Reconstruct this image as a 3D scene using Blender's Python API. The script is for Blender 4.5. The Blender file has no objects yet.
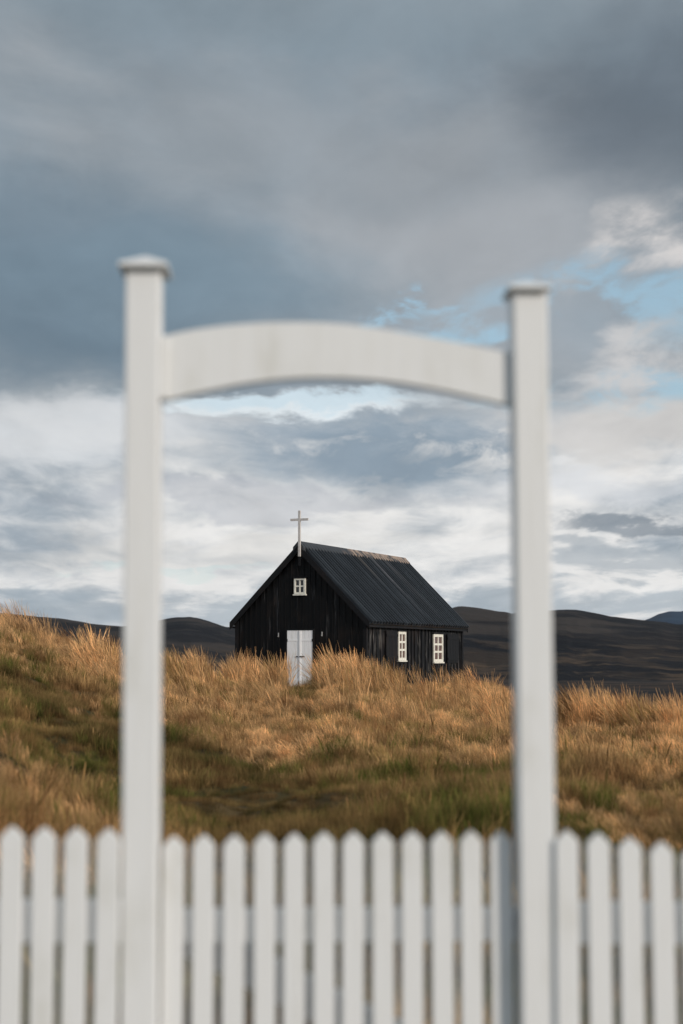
import bpy, bmesh, math, random
import numpy as np
from mathutils import Vector, Matrix, noise
rnd = random.Random(7)
R = math.radians
sc = bpy.context.scene
COL = sc.collection

# ------------------------------------------------------------------ camera model
F, CX, CY = 1565.0, 341.5, 512.0
PITCH = math.atan(145.0 / F)
CAMZ = 1.6
CP, SP = math.cos(PITCH), math.sin(PITCH)
def ray(px, py):
    u, v = (px - CX) / F, (CY - py) / F
    return Vector((u, CP - v * SP, SP + v * CP))
CAM = Vector((0, 0, CAMZ))
def hit(px, py, p0, n):
    d = ray(px, py)
    t = (Vector(p0) - CAM).dot(n) / d.dot(n)
    return CAM + d * t

# ------------------------------------------------------------------ object helpers
def empty(name, label, cat, loc=(0, 0, 0), rz=0, group=None):
    o = bpy.data.objects.new(name, None); COL.objects.link(o)
    o.location = loc; o.rotation_euler = (0, 0, rz)
    o.empty_display_size = .2
    o['label'] = label; o['category'] = cat
    if group: o['group'] = group
    return o
def link(name, me, mat, parent=None, smooth=False):
    if mat: me.materials.append(mat)
    if smooth:
        for p in me.polygons: p.use_smooth = True
    o = bpy.data.objects.new(name, me); COL.objects.link(o)
    if parent: o.parent = parent
    return o
class MB:
    def __init__(s): s.bm = bmesh.new()
    def box(s, x0, x1, y0, y1, z0, z1, M=None):
        vs = [s.bm.verts.new((x, y, z)) for z in (z0, z1) for x, y in ((x0, y0), (x1, y0), (x1, y1), (x0, y1))]
        for f in ((0, 3, 2, 1), (4, 5, 6, 7), (0, 1, 5, 4), (1, 2, 6, 5), (2, 3, 7, 6), (3, 0, 4, 7)):
            s.bm.faces.new([vs[i] for i in f])
        if M:
            for v in vs: v.co = M @ v.co
        return s
    def prism(s, pts, off, M=None):
        """pts: closed outline of 3D points; off: extrusion vector"""
        off = Vector(off)
        a = [s.bm.verts.new(Vector(p)) for p in pts]
        b = [s.bm.verts.new(Vector(p) + off) for p in pts]
        n = len(a)
        s.bm.faces.new(a[::-1]); s.bm.faces.new(b)
        for i in range(n):
            s.bm.faces.new((a[i], a[(i + 1) % n], b[(i + 1) % n], b[i]))
        if M:
            for v in a + b: v.co = M @ v.co
        return s
    def build(s, name, mat, parent=None, bevel=0, smooth=False, seg=2):
        bmesh.ops.recalc_face_normals(s.bm, faces=s.bm.faces)
        if bevel:
            bmesh.ops.bevel(s.bm, geom=[e for e in s.bm.edges], offset=bevel, segments=seg, affect='EDGES', profile=.5, clamp_overlap=True)
        me = bpy.data.meshes.new(name); s.bm.to_mesh(me); s.bm.free()
        return link(name, me, mat, parent, smooth)

# ------------------------------------------------------------------ node helpers
class NT:
    def __init__(s, tree): s.t = tree; s.n = tree.nodes; s.l = tree.links
    def new(s, typ, **kw):
        n = s.n.new(typ)
        for k, v in kw.items(): setattr(n, k, v)
        return n
    def put(s, sock, v):
        if isinstance(v, bpy.types.NodeSocket): s.l.new(v, sock)
        elif v is not None: sock.default_value = v
    def m(s, op, a, b=None, c=None, clamp=False):
        n = s.new('ShaderNodeMath', operation=op); n.use_clamp = clamp
        s.put(n.inputs[0], a); s.put(n.inputs[1], b)
        if c is not None: s.put(n.inputs[2], c)
        return n.outputs[0]
    def mix(s, f, a, b, mode='MIX'):
        n = s.new('ShaderNodeMix', data_type='RGBA', blend_type=mode)
        s.put(n.inputs[0], f)
        for k, v in ((6, a), (7, b)):
            if isinstance(v, (tuple, list)) and len(v) == 3: v = (*v, 1)
            s.put(n.inputs[k], v)
        return n.outputs[2]
    def noise(s, vec, scale, detail=4, rough=.5, dist=0, dim='3D', w=None):
        n = s.new('ShaderNodeTexNoise', noise_dimensions=dim)
        if vec is not None: s.l.new(vec, n.inputs['Vector'])
        n.inputs['Scale'].default_value = scale; n.inputs['Detail'].default_value = detail
        n.inputs['Roughness'].default_value = rough; n.inputs['Distortion'].default_value = dist
        return n
    def ss(s, x, a, b):
        n = s.new('ShaderNodeMapRange', interpolation_type='SMOOTHSTEP')
        s.put(n.inputs['Value'], x); s.put(n.inputs['From Min'], a); s.put(n.inputs['From Max'], b)
        n.inputs['To Min'].default_value = 0; n.inputs['To Max'].default_value = 1
        return n.outputs[0]
    def comb(s, x, y, z):
        n = s.new('ShaderNodeCombineXYZ')
        s.put(n.inputs[0], x); s.put(n.inputs[1], y); s.put(n.inputs[2], z)
        return n.outputs[0]
    def sep(s, v):
        n = s.new('ShaderNodeSeparateXYZ'); s.l.new(v, n.inputs[0]); return n.outputs
    def mapping(s, v, scale=(1, 1, 1), loc=(0, 0, 0)):
        n = s.new('ShaderNodeMapping'); s.l.new(v, n.inputs[0])
        n.inputs['Scale'].default_value = scale; n.inputs['Location'].default_value = loc
        return n.outputs[0]
def newmat(name):
    m = bpy.data.materials.new(name); m.use_nodes = True
    nt = NT(m.node_tree)
    b = m.node_tree.nodes['Principled BSDF']
    return m, nt, b
def bump(nt, b, h, strength, dist):
    n = nt.new('ShaderNodeBump'); n.inputs['Strength'].default_value = strength
    n.inputs['Distance'].default_value = dist
    nt.put(n.inputs['Height'], h); nt.l.new(n.outputs[0], b.inputs['Normal'])

# ------------------------------------------------------------------ materials
def mat_white(name='white_painted_wood', col=(.665, .675, .68)):
    m, nt, b = newmat(name)
    tc = nt.new('ShaderNodeTexCoord').outputs['Object']
    g = nt.noise(nt.mapping(tc, (60, 60, 2.2)), 1, 5, .6).outputs[0]
    d = nt.noise(nt.mapping(tc, (7, 7, 2.5)), 1, 5, .6).outputs[0]
    grime = nt.ss(d, .5, .78)
    c = nt.mix(grime, (*col, 1), (col[0] * .86, col[1] * .85, col[2] * .81, 1))
    c = nt.mix(nt.m('MULTIPLY', nt.ss(g, .45, .7), .12), c, (.5, .48, .43, 1))
    nt.l.new(c, b.inputs['Base Color'])
    b.inputs['Roughness'].default_value = .55
    bump(nt, b, g, .35, .004)
    return m
WHITE = mat_white()
WHITE_DOOR = mat_white('white_painted_door', (.82, .82, .83))

def mat_tar(name, base=(.0035, .0038, .0045), worn=(.10, .10, .105), amt=.61, scale=(6, 6, .5)):
    m, nt, b = newmat(name)
    tc = nt.new('ShaderNodeTexCoord').outputs['Object']
    a = nt.noise(nt.mapping(tc, scale), 1, 6, .65).outputs[0]
    f = nt.noise(nt.mapping(tc, (scale[0] * 4, scale[1] * 4, scale[2] * 2)), 1, 4, .6).outputs[0]
    w = nt.m('MULTIPLY', nt.ss(a, amt - .06, amt + .12), nt.ss(f, .35, .65))
    c = nt.mix(w, (*base, 1), (*worn, 1))
    brown = nt.noise(tc, 1.3, 3, .5).outputs[0]
    c = nt.mix(nt.m('MULTIPLY', nt.ss(brown, .5, .75), .3), c, (.03, .019, .014, 1))
    nt.l.new(c, b.inputs['Base Color'])
    b.inputs['Roughness'].default_value = .62
    b.inputs['Specular IOR Level'].default_value = .16
    bump(nt, b, f, .4, .01)
    return m
TAR = mat_tar('black_tarred_boards')
TAR_SIDE = mat_tar('black_tarred_side_boards', base=(.005, .0055, .007), worn=(.17, .16, .15), amt=.57, scale=(5, 5, .9))
TAR_TRIM = mat_tar('black_tarred_trim', base=(.007, .0075, .009), amt=.68)

def mat_roof():
    m, nt, b = newmat('weathered_dark_roof')
    tc = nt.new('ShaderNodeTexCoord').outputs['Object']
    x, y, z = nt.sep(tc)
    streak = nt.noise(nt.comb(nt.m('MULTIPLY', x, .25), nt.m('MULTIPLY', y, 5.0), nt.m('MULTIPLY', z, .25)), 1, 4, .6).outputs[0]
    patch = nt.noise(tc, .8, 5, .65).outputs[0]
    c = nt.mix(nt.ss(streak, .42, .72), (.006, .008, .011, 1), (.034, .042, .051, 1))
    # worn pale run below the ridge and a longer seam run, each fixed on the roof
    def run(y0, wdt, z0, z1, col, f):
        s_ = nt.m('SUBTRACT', 1, nt.ss(nt.m('ABSOLUTE', nt.m('SUBTRACT', nt.m('ADD', y, nt.m('MULTIPLY', nt.m('SUBTRACT', patch, .5), .5)), y0)), 0, wdt))
        t_ = nt.ss(z, z0, z1)
        k = nt.m('MULTIPLY', nt.m('MULTIPLY', s_, t_), nt.m('MULTIPLY', nt.ss(streak, .3, .6), f))
        return nt.mix(k, c, col)
    c = run(4.7, .30, 3.9, 5.1, (.12, .105, .09, 1), .6)
    c = run(6.3, .22, 2.4, 4.8, (.14, .14, .15, 1), .6)
    c = run(7.6, .5, 1.9, 4.9, (.085, .085, .09, 1), .6)
    nt.l.new(c, b.inputs['Base Color'])
    b.inputs['Roughness'].default_value = .42
    b.inputs['Specular IOR Level'].default_value = .45
    bump(nt, b, patch, .3, .01)
    return m
ROOF = mat_roof()
def mat_ridge():
    m, nt, b = newmat('ridge_cap_weathered')
    tc = nt.new('ShaderNodeTexCoord').outputs['Object']
    x, y, z = nt.sep(tc)
    n_ = nt.noise(tc, 1.6, 4, .6).outputs[0]
    k = nt.ss(nt.m('ADD', y, nt.m('MULTIPLY', n_, 2.2)), 4.9, 5.6)
    k2 = nt.ss(nt.noise(tc, 2.6, 3, .5).outputs[0], .38, .55)
    c = nt.mix(nt.m('MULTIPLY', k, k2), (.028, .03, .034, 1), (.27, .20, .155, 1))
    nt.l.new(c, b.inputs['Base Color']); b.inputs['Roughness'].default_value = .6
    return m
RIDGE = mat_ridge()
def mat_plain(name, col, rough=.5, metal=0, spec=.5):
    m, nt, b = newmat(name)
    tc = nt.new('ShaderNodeTexCoord').outputs['Object']
    n_ = nt.noise(tc, 9, 4, .6).outputs[0]
    c = nt.mix(nt.ss(n_, .35, .75), (*col, 1), (col[0] * .72, col[1] * .72, col[2] * .72, 1))
    nt.l.new(c, b.inputs['Base Color'])
    b.inputs['Roughness'].default_value = rough; b.inputs['Metallic'].default_value = metal
    b.inputs['Specular IOR Level'].default_value = spec
    return m
FRAMEW = mat_plain('cream_window_paint', (.74, .72, .64), .5)
CROSSW = mat_plain('weathered_white_cross', (.55, .52, .50), .6)
PANE = mat_plain('window_glass_over_curtain', (.085, .035, .025), .12)
PANE_D = mat_plain('dark_window_glass', (.012, .014, .016), .08)
IRON = mat_plain('dark_iron', (.03, .03, .032), .45, .6)
PALEIRON = mat_plain('pale_metal_hook', (.4, .4, .4), .5, .2)
STONE = mat_plain('foundation_stone', (.12, .115, .11), .8)
LINEN = mat_plain('unlit_interior', (.02, .018, .016), .9)

# ------------------------------------------------------------------ terrain height
PXK = np.array([-900, -300, 0, 60, 120, 180, 240, 341, 390, 460, 560, 683, 1000, 1600], float)
YK = np.array([-60, 0, 4.5, 9, 14, 20, 28, 38, 46, 53, 62, 78, 115, 180, 350, 650, 40000], float)
TB = {
 -900: [0, 0, 0, .5, 1.3, 1.6, 2.0, 2.5, 2.7, 2.7, 2.4, 1.2, -2.5, -8, -17, -24, -24],
 -300: [0, 0, 0, .5, 1.3, 1.2, 1.7, 2.4, 2.6, 2.6, 2.2, .8, -3, -9, -18, -24, -24],
 0:    [0, 0, 0, .30, .72, .36, 1.06, 2.03, 2.36, 2.2, 1.8, .4, -4, -10, -18, -24, -24],
 60:   [0, 0, 0, .18, .36, .10,   .68, 1.53, 1.90, 1.72, 1.2, -.1, -4.5, -11, -18, -24, -24],
 120:  [0, 0, 0, .08, .08, -.02, .38, 1.00, 1.30, 1.1, .6, -.8, -5, -11, -18, -24, -24],
 180:  [0, 0, 0, .04, .02, 0, .24, .68, .85, .65, .38, -.9, -5, -11, -18, -24, -24],
 240:  [0, 0, 0, .03, 0, 0, .15, .46, .56, .42, .33, -1, -5, -11, -18, -24, -24],
 341:  [0, 0, 0, .03, 0, .02, .14, .44, .52, .42, .31, -.8, -5, -11, -18, -24, -24],
 390:  [0, 0, 0, .03, 0, .02, .10, .32, .38, .28, .26, -1, -5, -11, -18, -24, -24],
 460:  [0, 0, 0, .03, .02, .02, .0, -.02, -.05, -.02, .08, -1.3, -5, -11, -18, -24, -24],
 560:  [0, 0, 0, .03, .02, 0, -.08, -.32, -.55, -.75, -.95, -2.5, -6, -12, -19, -24, -24],
 683:  [0, 0, 0, .02, .02, -.02, -.14, -.50, -.90, -1.3, -2.2, -3.8, -7, -12, -19, -24, -24],
 1000: [0, 0, 0, 0, 0, 0, -.1, -.4, -.8, -1.4, -2.6, -4.6, -8, -13, -19, -24, -24],
 1600: [0, 0, 0, 0, 0, 0, -.2, -.7, -1.2, -1.8, -3, -5, -8, -13, -19, -24, -24]}
TAB = np.array([TB[int(k)] for k in PXK], float)
def smooth_lerp(xs, x):
    i = np.clip(np.searchsorted(xs, x) - 1, 0, len(xs) - 2)
    t = np.clip((x - xs[i]) / (xs[i + 1] - xs[i]), 0, 1)
    return i, t
def vnoise(x, y, seed=0):
    xi = np.floor(x); yi = np.floor(y); xf = x - xi; yf = y - yi
    xf = xf * xf * (3 - 2 * xf); yf = yf * yf * (3 - 2 * yf)
    def h(a, b):
        s = np.sin(a * 127.1 + b * 311.7 + seed * 74.7) * 43758.5453
        return s - np.floor(s)
    return (h(xi, yi) * (1 - xf) + h(xi + 1, yi) * xf) * (1 - yf) + (h(xi, yi + 1) * (1 - xf) + h(xi + 1, yi + 1) * xf) * yf
def fbm(x, y, seed=0, o=4):
    v = 0; a = .5; t = 0
    for k in range(o):
        v = v + a * vnoise(x * 2 ** k, y * 2 ** k, seed + k * 13); t += a; a *= .5
    return v / t
CH_C = np.array([-1.506, 57.04]); CH_A = -R(23.6)
def height(x, y):
    x = np.asarray(x, float); y = np.asarray(y, float)
    yy = np.maximum(y, 3.0)
    dist = np.where(y > 3, yy, y)
    px = np.clip(CX + F * x / np.maximum(yy, 8), PXK[0], PXK[-1])
    i, t = smooth_lerp(PXK, px)
    j, s = smooth_lerp(YK, dist)
    s2 = s * s * (3 - 2 * s) * .55 + s * .45
    z = (TAB[i, j] * (1 - t) + TAB[i + 1, j] * t) * (1 - s2) + (TAB[i, j + 1] * (1 - t) + TAB[i + 1, j + 1] * t) * s2
    near = np.clip((y - 6) / 6, 0, 1) * np.clip(1 - (y - 80) / 60, 0, 1)
    z = z + near * ((fbm(x / 3.1, y / 3.1, 3) - .5) * .50 + (fbm(x / .9, y / .9, 9, 2) - .5) * .34)
    far = np.clip((y - 110) / 200, 0, 1)
    z = z + far * (fbm(x / 150, y / 150, 21) - .5) * 9
    # levelled pad under the church
    c, sn = math.cos(-CH_A), math.sin(-CH_A)
    lx = (x - CH_C[0]) * c - (y - CH_C[1]) * sn; ly = (x - CH_C[0]) * sn + (y - CH_C[1]) * c
    dx = np.maximum(np.abs(lx) - 2.9, 0); dy = np.maximum(np.abs(ly - 5.2) - 5.6, 0)
    k = np.clip(1 - np.hypot(dx, dy) / 3.5, 0, 1); k = k * k * (3 - 2 * k)
    return z * (1 - k) + .35 * k

# ------------------------------------------------------------------ ground sheet
def mat_ground():
    m, nt, b = newmat('heath_ground')
    pos = nt.new('ShaderNodeNewGeometry').outputs['Position']
    x, y, z = nt.sep(pos)
    n1 = nt.noise(pos, 1.1, 6, .65).outputs[0]
    n2 = nt.noise(pos, .35, 4, .5).outputs[0]
    near = nt.mix(nt.ss(n1, .35, .7), (.035, .026, .012, 1), (.10, .066, .028, 1))
    near = nt.mix(nt.m('MULTIPLY', nt.ss(n2, .45, .65), .6), near, (.028, .034, .012, 1))
    f1 = nt.noise(nt.mapping(pos, (.004, .007, 0)), 1, 7, .62, .6).outputs[0]
    f2 = nt.noise(nt.mapping(pos, (.016, .03, 0)), 1, 6, .68).outputs[0]
    f3 = nt.noise(nt.mapping(pos, (.0022, .006, 0), (3.3, 1.7, 0)), 1, 5, .6, .8).outputs[0]
    far = nt.mix(nt.ss(f1, .42, .58), (.007, .007, .008, 1), (.040, .026, .018, 1))  # far plain: cloud shade over it is put into these dark colours
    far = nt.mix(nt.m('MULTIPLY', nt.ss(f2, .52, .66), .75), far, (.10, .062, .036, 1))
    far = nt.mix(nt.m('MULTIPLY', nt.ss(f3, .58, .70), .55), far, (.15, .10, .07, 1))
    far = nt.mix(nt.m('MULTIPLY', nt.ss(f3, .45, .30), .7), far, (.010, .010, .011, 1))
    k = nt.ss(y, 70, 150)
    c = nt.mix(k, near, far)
    nt.l.new(c, b.inputs['Base Color']); b.inputs['Roughness'].default_value = .95
    b.inputs['Specular IOR Level'].default_value = .1
    bump(nt, b, n1, .7, .08)
    return m
def grid_mesh(name, X, Y, Z, mat, smooth=True, wrap=False):
    nr, nc = X.shape
    co = np.stack([X, Y, Z], -1).reshape(-1, 3).astype(np.float32)
    r = np.arange(nr - 1)[:, None]; c = np.arange(nc if wrap else nc - 1)[None, :]
    c1 = (c + 1) % nc
    f = np.stack([r * nc + c, r * nc + c1, (r + 1) * nc + c1, (r + 1) * nc + c], -1).reshape(-1, 4).astype(np.int32)
    me = bpy.data.meshes.new(name)
    me.vertices.add(len(co)); me.vertices.foreach_set('co', co.ravel())
    me.loops.add(f.size); me.loops.foreach_set('vertex_index', f.ravel())
    me.polygons.add(len(f)); me.polygons.foreach_set('loop_start', np.arange(0, f.size, 4, dtype=np.int32))
    me.polygons.foreach_set('use_smooth', np.ones(len(f), bool) if smooth else np.zeros(len(f), bool))
    me.update(calc_edges=True)
    return link(name, me, mat)
az = np.concatenate([np.arange(-180, -24, 3.0), np.arange(-24, 24, .16), np.arange(24, 180, 3.0)])
rr = np.concatenate([[.05, .6, 1.4, 2.4], np.arange(3.2, 12, .35), 12 * np.exp(np.arange(0, math.log(75 / 12), .014)),
                     75 * np.exp(np.arange(0.014, math.log(26000 / 75), .033))])
A_, R_ = np.meshgrid(np.radians(az), rr)
GX, GY = R_ * np.sin(A_), R_ * np.cos(A_)
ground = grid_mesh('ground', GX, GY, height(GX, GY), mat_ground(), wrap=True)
ground['kind'] = 'structure'
# close winding check (normals must face up)
if ground.data.polygons[5000].normal.z < 0: ground.data.flip_normals()

# ------------------------------------------------------------------ far hills
def mat_hill(name, dark, mid, pale, sc_=1.0):
    m, nt, b = newmat(name)
    pos = nt.new('ShaderNodeNewGeometry').outputs['Position']
    f1 = nt.noise(nt.mapping(pos, (.003 * sc_, .004 * sc_, .012 * sc_)), 1, 7, .62, .5).outputs[0]
    f2 = nt.noise(nt.mapping(pos, (.012 * sc_, .012 * sc_, .03 * sc_)), 1, 6, .68).outputs[0]
    f3 = nt.noise(nt.mapping(pos, (.0010 * sc_, .0016 * sc_, .03 * sc_)), 1, 4, .55, .3).outputs[0]
    c = nt.mix(nt.ss(f1, .38, .62), (*dark, 1), (*mid, 1))
    c = nt.mix(nt.m('MULTIPLY', nt.ss(f2, .50, .64), .5), c, (*pale, 1))
    c = nt.mix(nt.m('MULTIPLY', nt.ss(f3, .53, .60), .8), c, (*pale, 1))
    zz = nt.sep(pos)[2]
    foot = nt.m('MULTIPLY', nt.ss(zz, 45, -15), nt.ss(f1, .48, .54))
    c = nt.mix(nt.m('MULTIPLY', foot, .75 if sc_ == 1.0 else 0.0), c, (.036, .025, .017, 1))
    c = nt.mix(nt.m('MULTIPLY', nt.m('MULTIPLY', nt.ss(zz, 45, -15), nt.ss(f2, .50, .62)), .7 if sc_ == 1.0 else 0.0), c, (.085, .056, .034, 1))
    nt.l.new(c, b.inputs['Base Color']); b.inputs['Roughness'].default_value = .95
    b.inputs['Specular IOR Level'].default_value = .08
    bump(nt, b, f2, .6, 14)
    return m
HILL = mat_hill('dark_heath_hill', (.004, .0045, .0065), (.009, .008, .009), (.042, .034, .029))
HILL_FAR = mat_hill('far_mountain', (.004, .018, .042), (.008, .026, .055), (.014, .038, .07), .4)  # blue of the distant haze is painted into the mountain colours
def hill(name, sil, dist, front, back, mat, seed):
    """sil: silhouette rows by column, turned into true heights at the crest distance"""
    xs = np.array([p[0] for p in sil], float); ys = np.array([p[1] for p in sil], float)
    px = np.arange(xs[0], xs[-1] + .1, 2.0)
    row = np.interp(px, xs, ys)
    # smooth
    k = np.array([1, 2, 3, 2, 1], float); k /= k.sum()
    row = np.convolve(np.pad(row, 2, mode='edge'), k, 'valid')
    azs = np.arctan((px - CX) / F)
    row = row + (fbm(px / 26, px * 0 + seed, seed, 4) - .5) * 2.6
    zc = CAMZ + (657 - row) / F * dist
    tt = np.concatenate([np.linspace(-1, 0, 34), np.linspace(0, 1, 20)[1:]])
    T, Z = np.meshgrid(tt, zc, indexing='ij')
    AZ = np.broadcast_to(azs, T.shape)
    wob = (fbm(AZ * 30, T * .7, seed) - .5) * .5
    D = dist + np.where(T < 0, T * front, T * back) + wob * front * .25
    prof = np.where(T < 0, .5 + .5 * np.cos(np.pi * T), np.cos(np.pi / 2 * T) ** 1.3)
    prof = np.where(T < 0, .55 * prof + .45 * (1 + T), prof)
    base = -32
    X = D * np.tan(AZ); Y = D
    ero = (fbm(X / 320, Y / 320, seed + 5, 5) - .5) * 30 * np.clip(np.abs(T) * 4, 0, 1) * np.clip((1 - np.abs(T)) * 3, 0, 1)
    H = base + (Z - base) * prof + ero * (dist / 4500) * .8
    H = H + (fbm(X / 90, Y / 90, seed + 8, 3) - .5) * 5 * dist / 4500
    o = grid_mesh(name, X, Y, H, mat)
    if o.data.polygons[len(o.data.polygons) // 3].normal.z < 0: o.data.flip_normals()
    o['kind'] = 'structure'
    return o
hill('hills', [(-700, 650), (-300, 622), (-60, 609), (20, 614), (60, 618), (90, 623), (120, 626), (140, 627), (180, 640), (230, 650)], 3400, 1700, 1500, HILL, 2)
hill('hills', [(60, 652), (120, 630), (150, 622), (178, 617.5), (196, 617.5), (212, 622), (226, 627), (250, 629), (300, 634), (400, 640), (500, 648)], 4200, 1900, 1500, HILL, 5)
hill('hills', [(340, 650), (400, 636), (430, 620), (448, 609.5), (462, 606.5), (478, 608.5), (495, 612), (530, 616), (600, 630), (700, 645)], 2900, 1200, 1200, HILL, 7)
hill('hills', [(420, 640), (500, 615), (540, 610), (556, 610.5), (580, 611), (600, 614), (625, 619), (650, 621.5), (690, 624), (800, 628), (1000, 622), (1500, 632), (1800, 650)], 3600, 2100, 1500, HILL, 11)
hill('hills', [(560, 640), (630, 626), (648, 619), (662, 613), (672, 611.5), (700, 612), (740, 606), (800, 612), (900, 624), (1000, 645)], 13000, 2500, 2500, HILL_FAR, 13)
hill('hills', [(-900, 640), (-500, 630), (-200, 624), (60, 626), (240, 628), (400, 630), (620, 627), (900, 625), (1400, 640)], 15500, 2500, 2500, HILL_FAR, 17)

# ------------------------------------------------------------------ grass
def blade_mat(name, root, tip, greenroot, greentip, gthr, transl=.35, nsc=.33, seed=0.0, dead=None):
    m = bpy.data.materials.new(name); m.use_nodes = True
    nt = NT(m.node_tree); m.node_tree.nodes.clear()
    out = nt.new('ShaderNodeOutputMaterial')
    hgt = nt.new('ShaderNodeAttribute', attribute_name='along').outputs['Fac']
    pos = nt.new('ShaderNodeNewGeometry').outputs['Position']
    oi = nt.new('ShaderNodeObjectInfo').outputs['Random']
    bl = nt.new('ShaderNodeAttribute', attribute_name='shade').outputs['Fac']
    n1 = nt.noise(nt.mapping(pos, (1, 1, 0), (seed, 0, 0)), nsc, 4, .6).outputs[0]
    n2 = nt.noise(nt.mapping(pos, (1, 1, 0), (seed + 9, 0, 0)), 1.4, 3, .6).outputs[0]
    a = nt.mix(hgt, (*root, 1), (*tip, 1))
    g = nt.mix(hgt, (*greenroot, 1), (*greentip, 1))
    gf = nt.ss(nt.m('ADD', nt.m('ADD', n1, nt.m('MULTIPLY', nt.m('SUBTRACT', oi, .5), .10)), nt.m('MULTIPLY', nt.m('SUBTRACT', bl, .5), .14)), gthr, gthr + .08)
    if name == 'matted_grass': gf = nt.m('MAXIMUM', gf, nt.m('MULTIPLY', nt.ss(nt.sep(pos)[1], 11.5, 9), nt.ss(n1, .36, .46)))
    c = nt.mix(gf, a, g)
    if dead:
        c = nt.mix(nt.m('MULTIPLY', nt.ss(n2, .48, .60), .85), c, (*dead, 1))
    n4 = nt.noise(nt.mapping(pos, (1, 1, 0), (seed + 1, 2, 0)), 4.5, 2, .5).outputs[0]
    n3 = nt.noise(nt.mapping(pos, (1, 1, 0), (seed + 3, 5, 0)), .9, 5, .65).outputs[0]
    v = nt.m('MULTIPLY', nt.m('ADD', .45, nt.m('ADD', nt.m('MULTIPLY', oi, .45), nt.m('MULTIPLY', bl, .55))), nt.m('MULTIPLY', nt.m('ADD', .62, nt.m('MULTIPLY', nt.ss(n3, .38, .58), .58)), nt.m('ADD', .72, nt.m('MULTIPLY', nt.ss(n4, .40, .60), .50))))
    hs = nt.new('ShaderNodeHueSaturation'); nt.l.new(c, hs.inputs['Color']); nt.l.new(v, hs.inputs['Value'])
    df = nt.new('ShaderNodeBsdfDiffuse'); tr = nt.new('ShaderNodeBsdfTranslucent'); mx = nt.new('ShaderNodeMixShader')
    nt.l.new(hs.outputs[0], df.inputs['Color']); nt.l.new(hs.outputs[0], tr.inputs['Color'])
    mx.inputs[0].default_value = transl
    nt.l.new(df.outputs[0], mx.inputs[1]); nt.l.new(tr.outputs[0], mx.inputs[2])
    nt.l.new(mx.outputs[0], out.inputs['Surface'])
    return m
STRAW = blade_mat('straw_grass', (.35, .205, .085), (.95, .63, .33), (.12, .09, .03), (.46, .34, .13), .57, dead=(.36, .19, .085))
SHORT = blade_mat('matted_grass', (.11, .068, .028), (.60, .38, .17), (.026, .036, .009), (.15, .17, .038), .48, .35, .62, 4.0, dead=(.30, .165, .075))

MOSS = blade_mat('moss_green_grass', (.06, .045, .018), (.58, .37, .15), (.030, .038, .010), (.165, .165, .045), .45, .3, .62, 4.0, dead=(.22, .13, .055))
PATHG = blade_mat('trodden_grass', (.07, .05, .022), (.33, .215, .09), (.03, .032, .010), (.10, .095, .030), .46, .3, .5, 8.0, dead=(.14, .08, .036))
def clump(name, n, hmin, hmax, rad, width, lean, droop, head, mat, seed, nseg=4):
    r = random.Random(seed)
    V = []; Fc = []; AL = []; SH = []
    for i in range(n):
        a = r.uniform(0, 2 * math.pi); q = rad * math.sqrt(r.random())
        bx, by = q * math.cos(a), q * math.sin(a)
        L = r.uniform(hmin, hmax); ph = r.uniform(0, 2 * math.pi)
        sp = r.uniform(.05, .38)
        dirx, diry = math.cos(ph) * sp - lean * r.uniform(.5, 1.4), math.sin(ph) * sp
        d = droop * r.uniform(.4, 1.5)
        th = r.uniform(0, math.pi); w = width * r.uniform(.6, 1.3)
        wx, wy = math.cos(th), math.sin(th)
        sh = r.random()
        hd = r.random() < head
        p = Vector((bx, by, 0)); dv = Vector((dirx * .5, diry * .5, 1)).normalized()
        base = len(V)
        for k in range(nseg + 1):
            t = k / nseg
            if hd:
                ww = w * (.55 if t < .6 else 2.6 * math.sin(math.pi * min(1, (t - .45) / .6)) + .25)
            else:
                ww = w * (1 - t ** 1.6) + .0004
            V.append((p.x - wx * ww / 2, p.y - wy * ww / 2, p.z)); V.append((p.x + wx * ww / 2, p.y + wy * ww / 2, p.z))
            AL += [t, t]; SH += [sh, sh]
            step = L / nseg
            p = p + dv * step
            dv = (dv + Vector((dirx, diry, -.55 * t)) * d / nseg * 2).normalized()
            if p.z < .01: p.z = .01
        for k in range(nseg):
            q0 = base + 2 * k
            Fc.append((q0, q0 + 1, q0 + 3, q0 + 2))
        if hd:   # second, crossed ribbon for the plume
            b2 = len(V)
            for k in range(nseg + 1):
                t = k / nseg
                a0 = Vector(V[base + 2 * k]); a1 = Vector(V[base + 2 * k + 1]); c = (a0 + a1) / 2; h = (a1 - a0).length / 2
                V.append((c.x + wy * h, c.y - wx * h, c.z)); V.append((c.x - wy * h, c.y + wx * h, c.z))
                AL += [t, t]; SH += [sh, sh]
            for k in range(nseg // 2, nseg):
                q0 = b2 + 2 * k; Fc.append((q0, q0 + 1, q0 + 3, q0 + 2))
    me = bpy.data.meshes.new(name); me.from_pydata(V, [], Fc); me.update()
    at = me.attributes.new('along', 'FLOAT', 'POINT'); at.data.foreach_set('value', AL)
    at = me.attributes.new('shade', 'FLOAT', 'POINT'); at.data.foreach_set('value', SH)
    me.materials.append(mat)
    return bpy.data.objects.new(name, me)
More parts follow.
